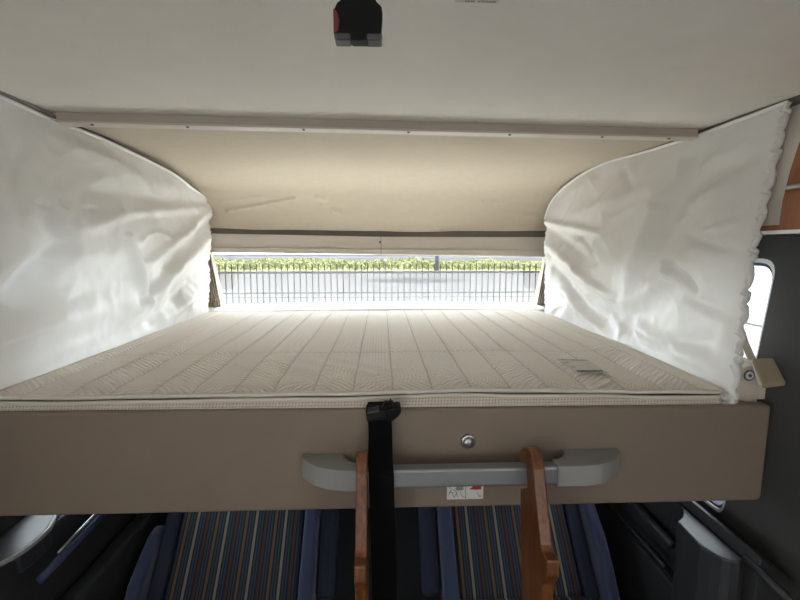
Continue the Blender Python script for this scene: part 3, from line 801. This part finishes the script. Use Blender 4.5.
# ------------------------------------------------------------------ seats
def seat(name, label, xc, xl, xr, mirror):
    r = thing(name, label, 'seat', (xc, 1.3, 0), 'striped cab seats under the bed')
    top, bot = (1.90, CZ-.77), (1.46, CZ-1.26)
    def slab(x0, x1, y0, z0, y1, z1, th, flare=0, front=0):
        d = Vector((0, y1-y0, z1-z0)).normalized(); n = Vector((0, d.z, -d.y))   # towards the back
        if n.y < 0: n = -n
        f = -n*front
        P = lambda x, y, z, k: Vector((x, y, z))+n*k+f
        return hexa(BM(), [P(x0-flare, y0, z0, 0), P(x1+(flare if flare < 0 else 0)*0, y0, z0, 0), P(x0-flare, y0, z0, th), P(x1, y0, z0, th), P(x0, y1, z1, 0), P(x1, y1, z1, 0), P(x0, y1, z1, th), P(x1, y1, z1, th)])
    obj('backrest', slab(xl, xr, bot[0], bot[1], top[0], top[1], .10), 'stripes', r, bevel=.02, seg=3)
    # bolsters in plain blue each side
    for s, xe in ((-1, xl), (1, xr)):
        door_side = (s < 0) == (not mirror)
        w0, w1 = (.055, .05)
        x_in, x_out = xe+s*.002, xe+s*(.002+w0)
        d = slab(min(x_in, x_out), max(x_in, x_out), bot[0]-.015, bot[1], top[0], top[1], .12)
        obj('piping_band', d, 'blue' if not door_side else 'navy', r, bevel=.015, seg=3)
        if not door_side:
            x_in, x_out = xe+s*.06, xe+s*.13
            obj('bolster', slab(min(x_in, x_out), max(x_in, x_out), bot[0]+.03, bot[1], top[0]+.02, top[1], .12), 'navy', r, bevel=.025, seg=3)
    # door-side wing, plain blue, swelling downwards
    s = 1 if mirror else -1; xe = (xr if mirror else xl)+s*.06
    P = [(1.68, CZ-1.07), (1.62, CZ-1.075), (1.54, CZ-1.115), (1.46, CZ-1.16), (1.40, CZ-1.25), (1.40, CZ-1.40), (1.62, CZ-1.40), (1.72, CZ-1.2)]
    if mirror: P[:3] = [(1.74, CZ-.95), (1.66, CZ-.98), (1.54, CZ-1.07)]
    bm = BM(); prism(bm, P, 'x', min(xe, xe+s*.05), max(xe, xe+s*.05)); obj('side_wing', bm, 'blue', r, bevel=.02, seg=4)
    # cushion and pedestal
    bm = BM(); hexa(bm, [(xl-.03, 1.02, CZ-1.33), (xr+.03, 1.02, CZ-1.33), (xl-.03, 1.58, CZ-1.36), (xr+.03, 1.58, CZ-1.36), (xl-.03, 1.0, CZ-1.20), (xr+.03, 1.0, CZ-1.20), (xl-.03, 1.47, CZ-1.25), (xr+.03, 1.47, CZ-1.25)]); obj('cushion', bm, 'stripes', r, bevel=.035, seg=4)
    bm = BM(); bx(bm, xl+.05, xr-.05, 1.1, 1.55, 0, CZ-1.33); obj('pedestal', bm, 'darkplastic', r, bevel=.02)
    return r
seat('cab_seat', 'striped blue cab seat under the bed, left of the ladder', -.53, -.775, -.305, False)
seat('cab_seat', 'striped blue cab seat under the bed, behind the right ladder rail', .51, .278, .73, True)

# ------------------------------------------------------------------ outside
GZ = CZ-2.1
o = struct('ground', bx(BM(), -60, 60, 3.3, 120, GZ-.2, GZ), 'road')
struct('ground', bx(BM(), -60, 60, -25, 3.3, GZ-.2, GZ), 'road')
for y, hgt in ((20.6, .05), (18.9, .02)):
    k = obj('kerb', bx(BM(), -40, 40, y-.08, y+.08, GZ, GZ+hgt), 'kerb'); k['kind'] = 'structure'
struct('verge', bx(BM(), -60, 60, 37.0, 60, GZ, GZ+.15), 'grass')
nb = bx(BM(), 4.3, 4.7, -8, 9, GZ, GZ+3.6)
nb = struct('wall_outside', nb, 'sill')
for z in (1.2, 1.9, 2.15, 2.6):
    obj('joint', bx(BM(), 4.285, 4.3, -8, 9, GZ+z, GZ+z+.02), 'kerb', nb)
fy = 7.3
fn = thing('picket_fence', 'dark grey metal railing fence with thin uprights in front of the road', 'fence', (0, fy, GZ))
for i in range(96):
    x = -4.75+i*.0985
    bm = BM(); bx(bm, x-.008, x+.008, fy-.008, fy+.008, GZ+.08, CZ-.272+.006*math.sin(i*1.7)); obj('picket', bm, 'fence', fn)
for z in (CZ-.405, GZ+.16):
    bm = BM(); bx(bm, -4.85, 4.75, fy-.022, fy-.008, z-.018, z+.018); obj('rail', bm, 'kerb', fn)
for x in (-4.8, 4.7):
    bm = BM(); bx(bm, x-.035, x+.035, fy-.006, fy+.06, GZ, CZ-.3); obj('post', bm, 'fence', fn)
# tall grass on the far verge
bm = BM()
for i in range(15000):
    x = random.uniform(-26, 26); y = random.uniform(37.3, 42)
    hm = .72*(.55+.9*max(0, .5+.8*noise.noise((x*.45, y*.4, 0))+.35*noise.noise((x*1.6, y*1.2, 4))))*(1-.3*max(0, min(1, (x-2)/12)))
    c = Vector((x, y, GZ+.15+hm*random.random()**.6))
    a = Vector((random.uniform(-1, 1), random.uniform(-1, 1), random.uniform(-.2, 1.4))).normalized()*random.uniform(.08, .2)
    b = a.cross(Vector((random.uniform(-1, 1), random.uniform(-1, 1), random.uniform(-1, 1)))).normalized()*random.uniform(.04, .10)
    bm.faces.new([bm.verts.new(q_) for q_ in (c-a, c-b, c+a, c+b)])
g = obj('tall_grass', bm, 'grass'); tag(g, 'bright green tall grass along the far roadside', 'grass', kind='stuff')
bld = thing('warehouse', 'long pale building seen low behind the roadside grass', 'building', (12, 90, GZ))
obj('wall', bx(BM(), -60, 60, 90, 104, GZ, CZ-1.5), 'building', bld)
bm = BM(); prism(bm, [(89.4, CZ-1.5), (104.6, CZ-1.5), (104.6, CZ-1.35), (97, CZ-.5), (89.4, CZ-1.35)], 'x', -60.5, 60.5); obj('roof', bm, 'sill', bld)
# street tree whose trunk shows beyond the fence and whose crown shades the road
tx, ty = 4.55, 36.6
tr = thing('street_tree', 'slender pale grey trunk standing at the far roadside beyond the fence', 'tree', (tx, ty, GZ))
bm = BM(); tube(bm, [(tx, ty, GZ), (tx, ty, GZ+2), (tx-.3, ty-.4, GZ+5), (tx-1.6, ty-2, GZ+8.6)], [.17, .15, .13, .08], 10); obj('trunk', bm, 'bark', tr, smooth=True)
bm = BM()
for i in range(3500):
    while True:
        q3 = Vector((random.uniform(-1, 1), random.uniform(-1, 1), random.uniform(-1, 1)))
        if q3.length < 1: break
    c = Vector((tx-2.0, ty-2.6, GZ+9))+Vector((q3.x*3.2, q3.y*2.0, q3.z*1.6))
    a = Vector((random.uniform(-1, 1), random.uniform(-1, 1), random.uniform(-.4, .4))).normalized()*.22; b = a.cross(Vector((random.uniform(-1, 1), random.uniform(-1, 1), 1))).normalized()*.14
    bm.faces.new([bm.verts.new(p) for p in (c-a, c-b, c+a, c+b)])
cr = obj('foliage', bm, 'leaf', tr)
# small sign on a post in the verge
sg = thing('road_sign', 'tiny dark and white sign standing in the roadside grass', 'sign', (.2, 36.8, GZ))
sp = at(384, 259.5, Y=36.8)
bm = BM(); cyl(bm, (sp.x, 36.82, GZ), (0, 0, 1), .04, sp.z-GZ, 10); obj('post', bm, 'kerb', sg)
bm = BM(); bx(bm, sp.x-.17, sp.x+.17, 36.76, 36.8, sp.z-.10, sp.z+.10); bp_ = obj('board', bm, 'ink', sg)
bm = BM(); bx(bm, sp.x+.02, sp.x+.18, 36.74, 36.76, sp.z-.10, sp.z+.03); obj('panel', bm, 'white', sg)

# ------------------------------------------------------------------ light
Wd = bpy.data.worlds.new('sky'); S.world = Wd; Wd.use_nodes = True
bg = Wd.node_tree.nodes['Background']; bg.inputs[0].default_value = (.90, .95, 1.0, 1); bg.inputs[1].default_value = 6.3
sd = bpy.data.lights.new('sun', 'SUN'); sd.energy = 21.0; sd.angle = math.radians(1.0); sd.color = (1, .96, .9)
so = bpy.data.objects.new('sun', sd); C.objects.link(so)
so.rotation_euler = Vector((-.03, -.62, -1.0)).to_track_quat('-Z', 'Y').to_euler()
def area(name, loc, dirv, sx_, sy_, power, col=(1, .98, .95)):
    l = bpy.data.lights.new(name, 'AREA'); l.shape = 'RECTANGLE'; l.size = sx_; l.size_y = sy_; l.energy = power; l.color = col
    o = bpy.data.objects.new(name, l); C.objects.link(o); o.location = loc
    o.rotation_euler = Vector(dirv).to_track_quat('-Z', 'Y').to_euler(); return o
# added fill lamps outside the unseen roof light and living-area windows
area('roof_light_fill', (0, -1.375, H+.06), (0, 0, -1), .86, .72, 1.5)
area('left_window_fill', (XL-.06, -1.1, 1.29), (1, 0, .6), 1.25, .62, 13)
area('right_window_fill', (XR+.06, -1.1, 1.29), (-1, 0, .6), 1.25, .62, 11)
# sky portals in the cab door windows (sampling aid for the real sky outside)
for nm, x, dx in (('left_door_portal', XL-.09, 1), ('right_door_portal', XW+.11, -1)):
    q_ = area(nm, (x, 1.78, 1.14), (dx, 0, 0), .9, 1.2, 0); q_.data.cycles.is_portal = True
# windscreen sky portal (sampling aid for the real sky outside)
pt = area('windscreen_portal', (0, 2.98, CZ-.25), (0, -1, -.1), 2.1, .6, 0)
pt.data.cycles.is_portal = True

# ------------------------------------------------------------------ camera & view
cd = bpy.data.cameras.new('camera'); cd.sensor_width = 36; cd.lens = 36*F/800; cd.clip_start = .02; cd.clip_end = 500
cam = bpy.data.objects.new('camera', cd); C.objects.link(cam)
cam.location = (0, 0, CZ); cam.rotation_euler = (math.pi/2-PITCH, 0, -YAW)
S.camera = cam
vs = S.view_settings; vs.view_transform = 'Standard'; vs.look = 'None'; vs.gamma = 1; vs.use_curve_mapping = False; vs.exposure = 0.48
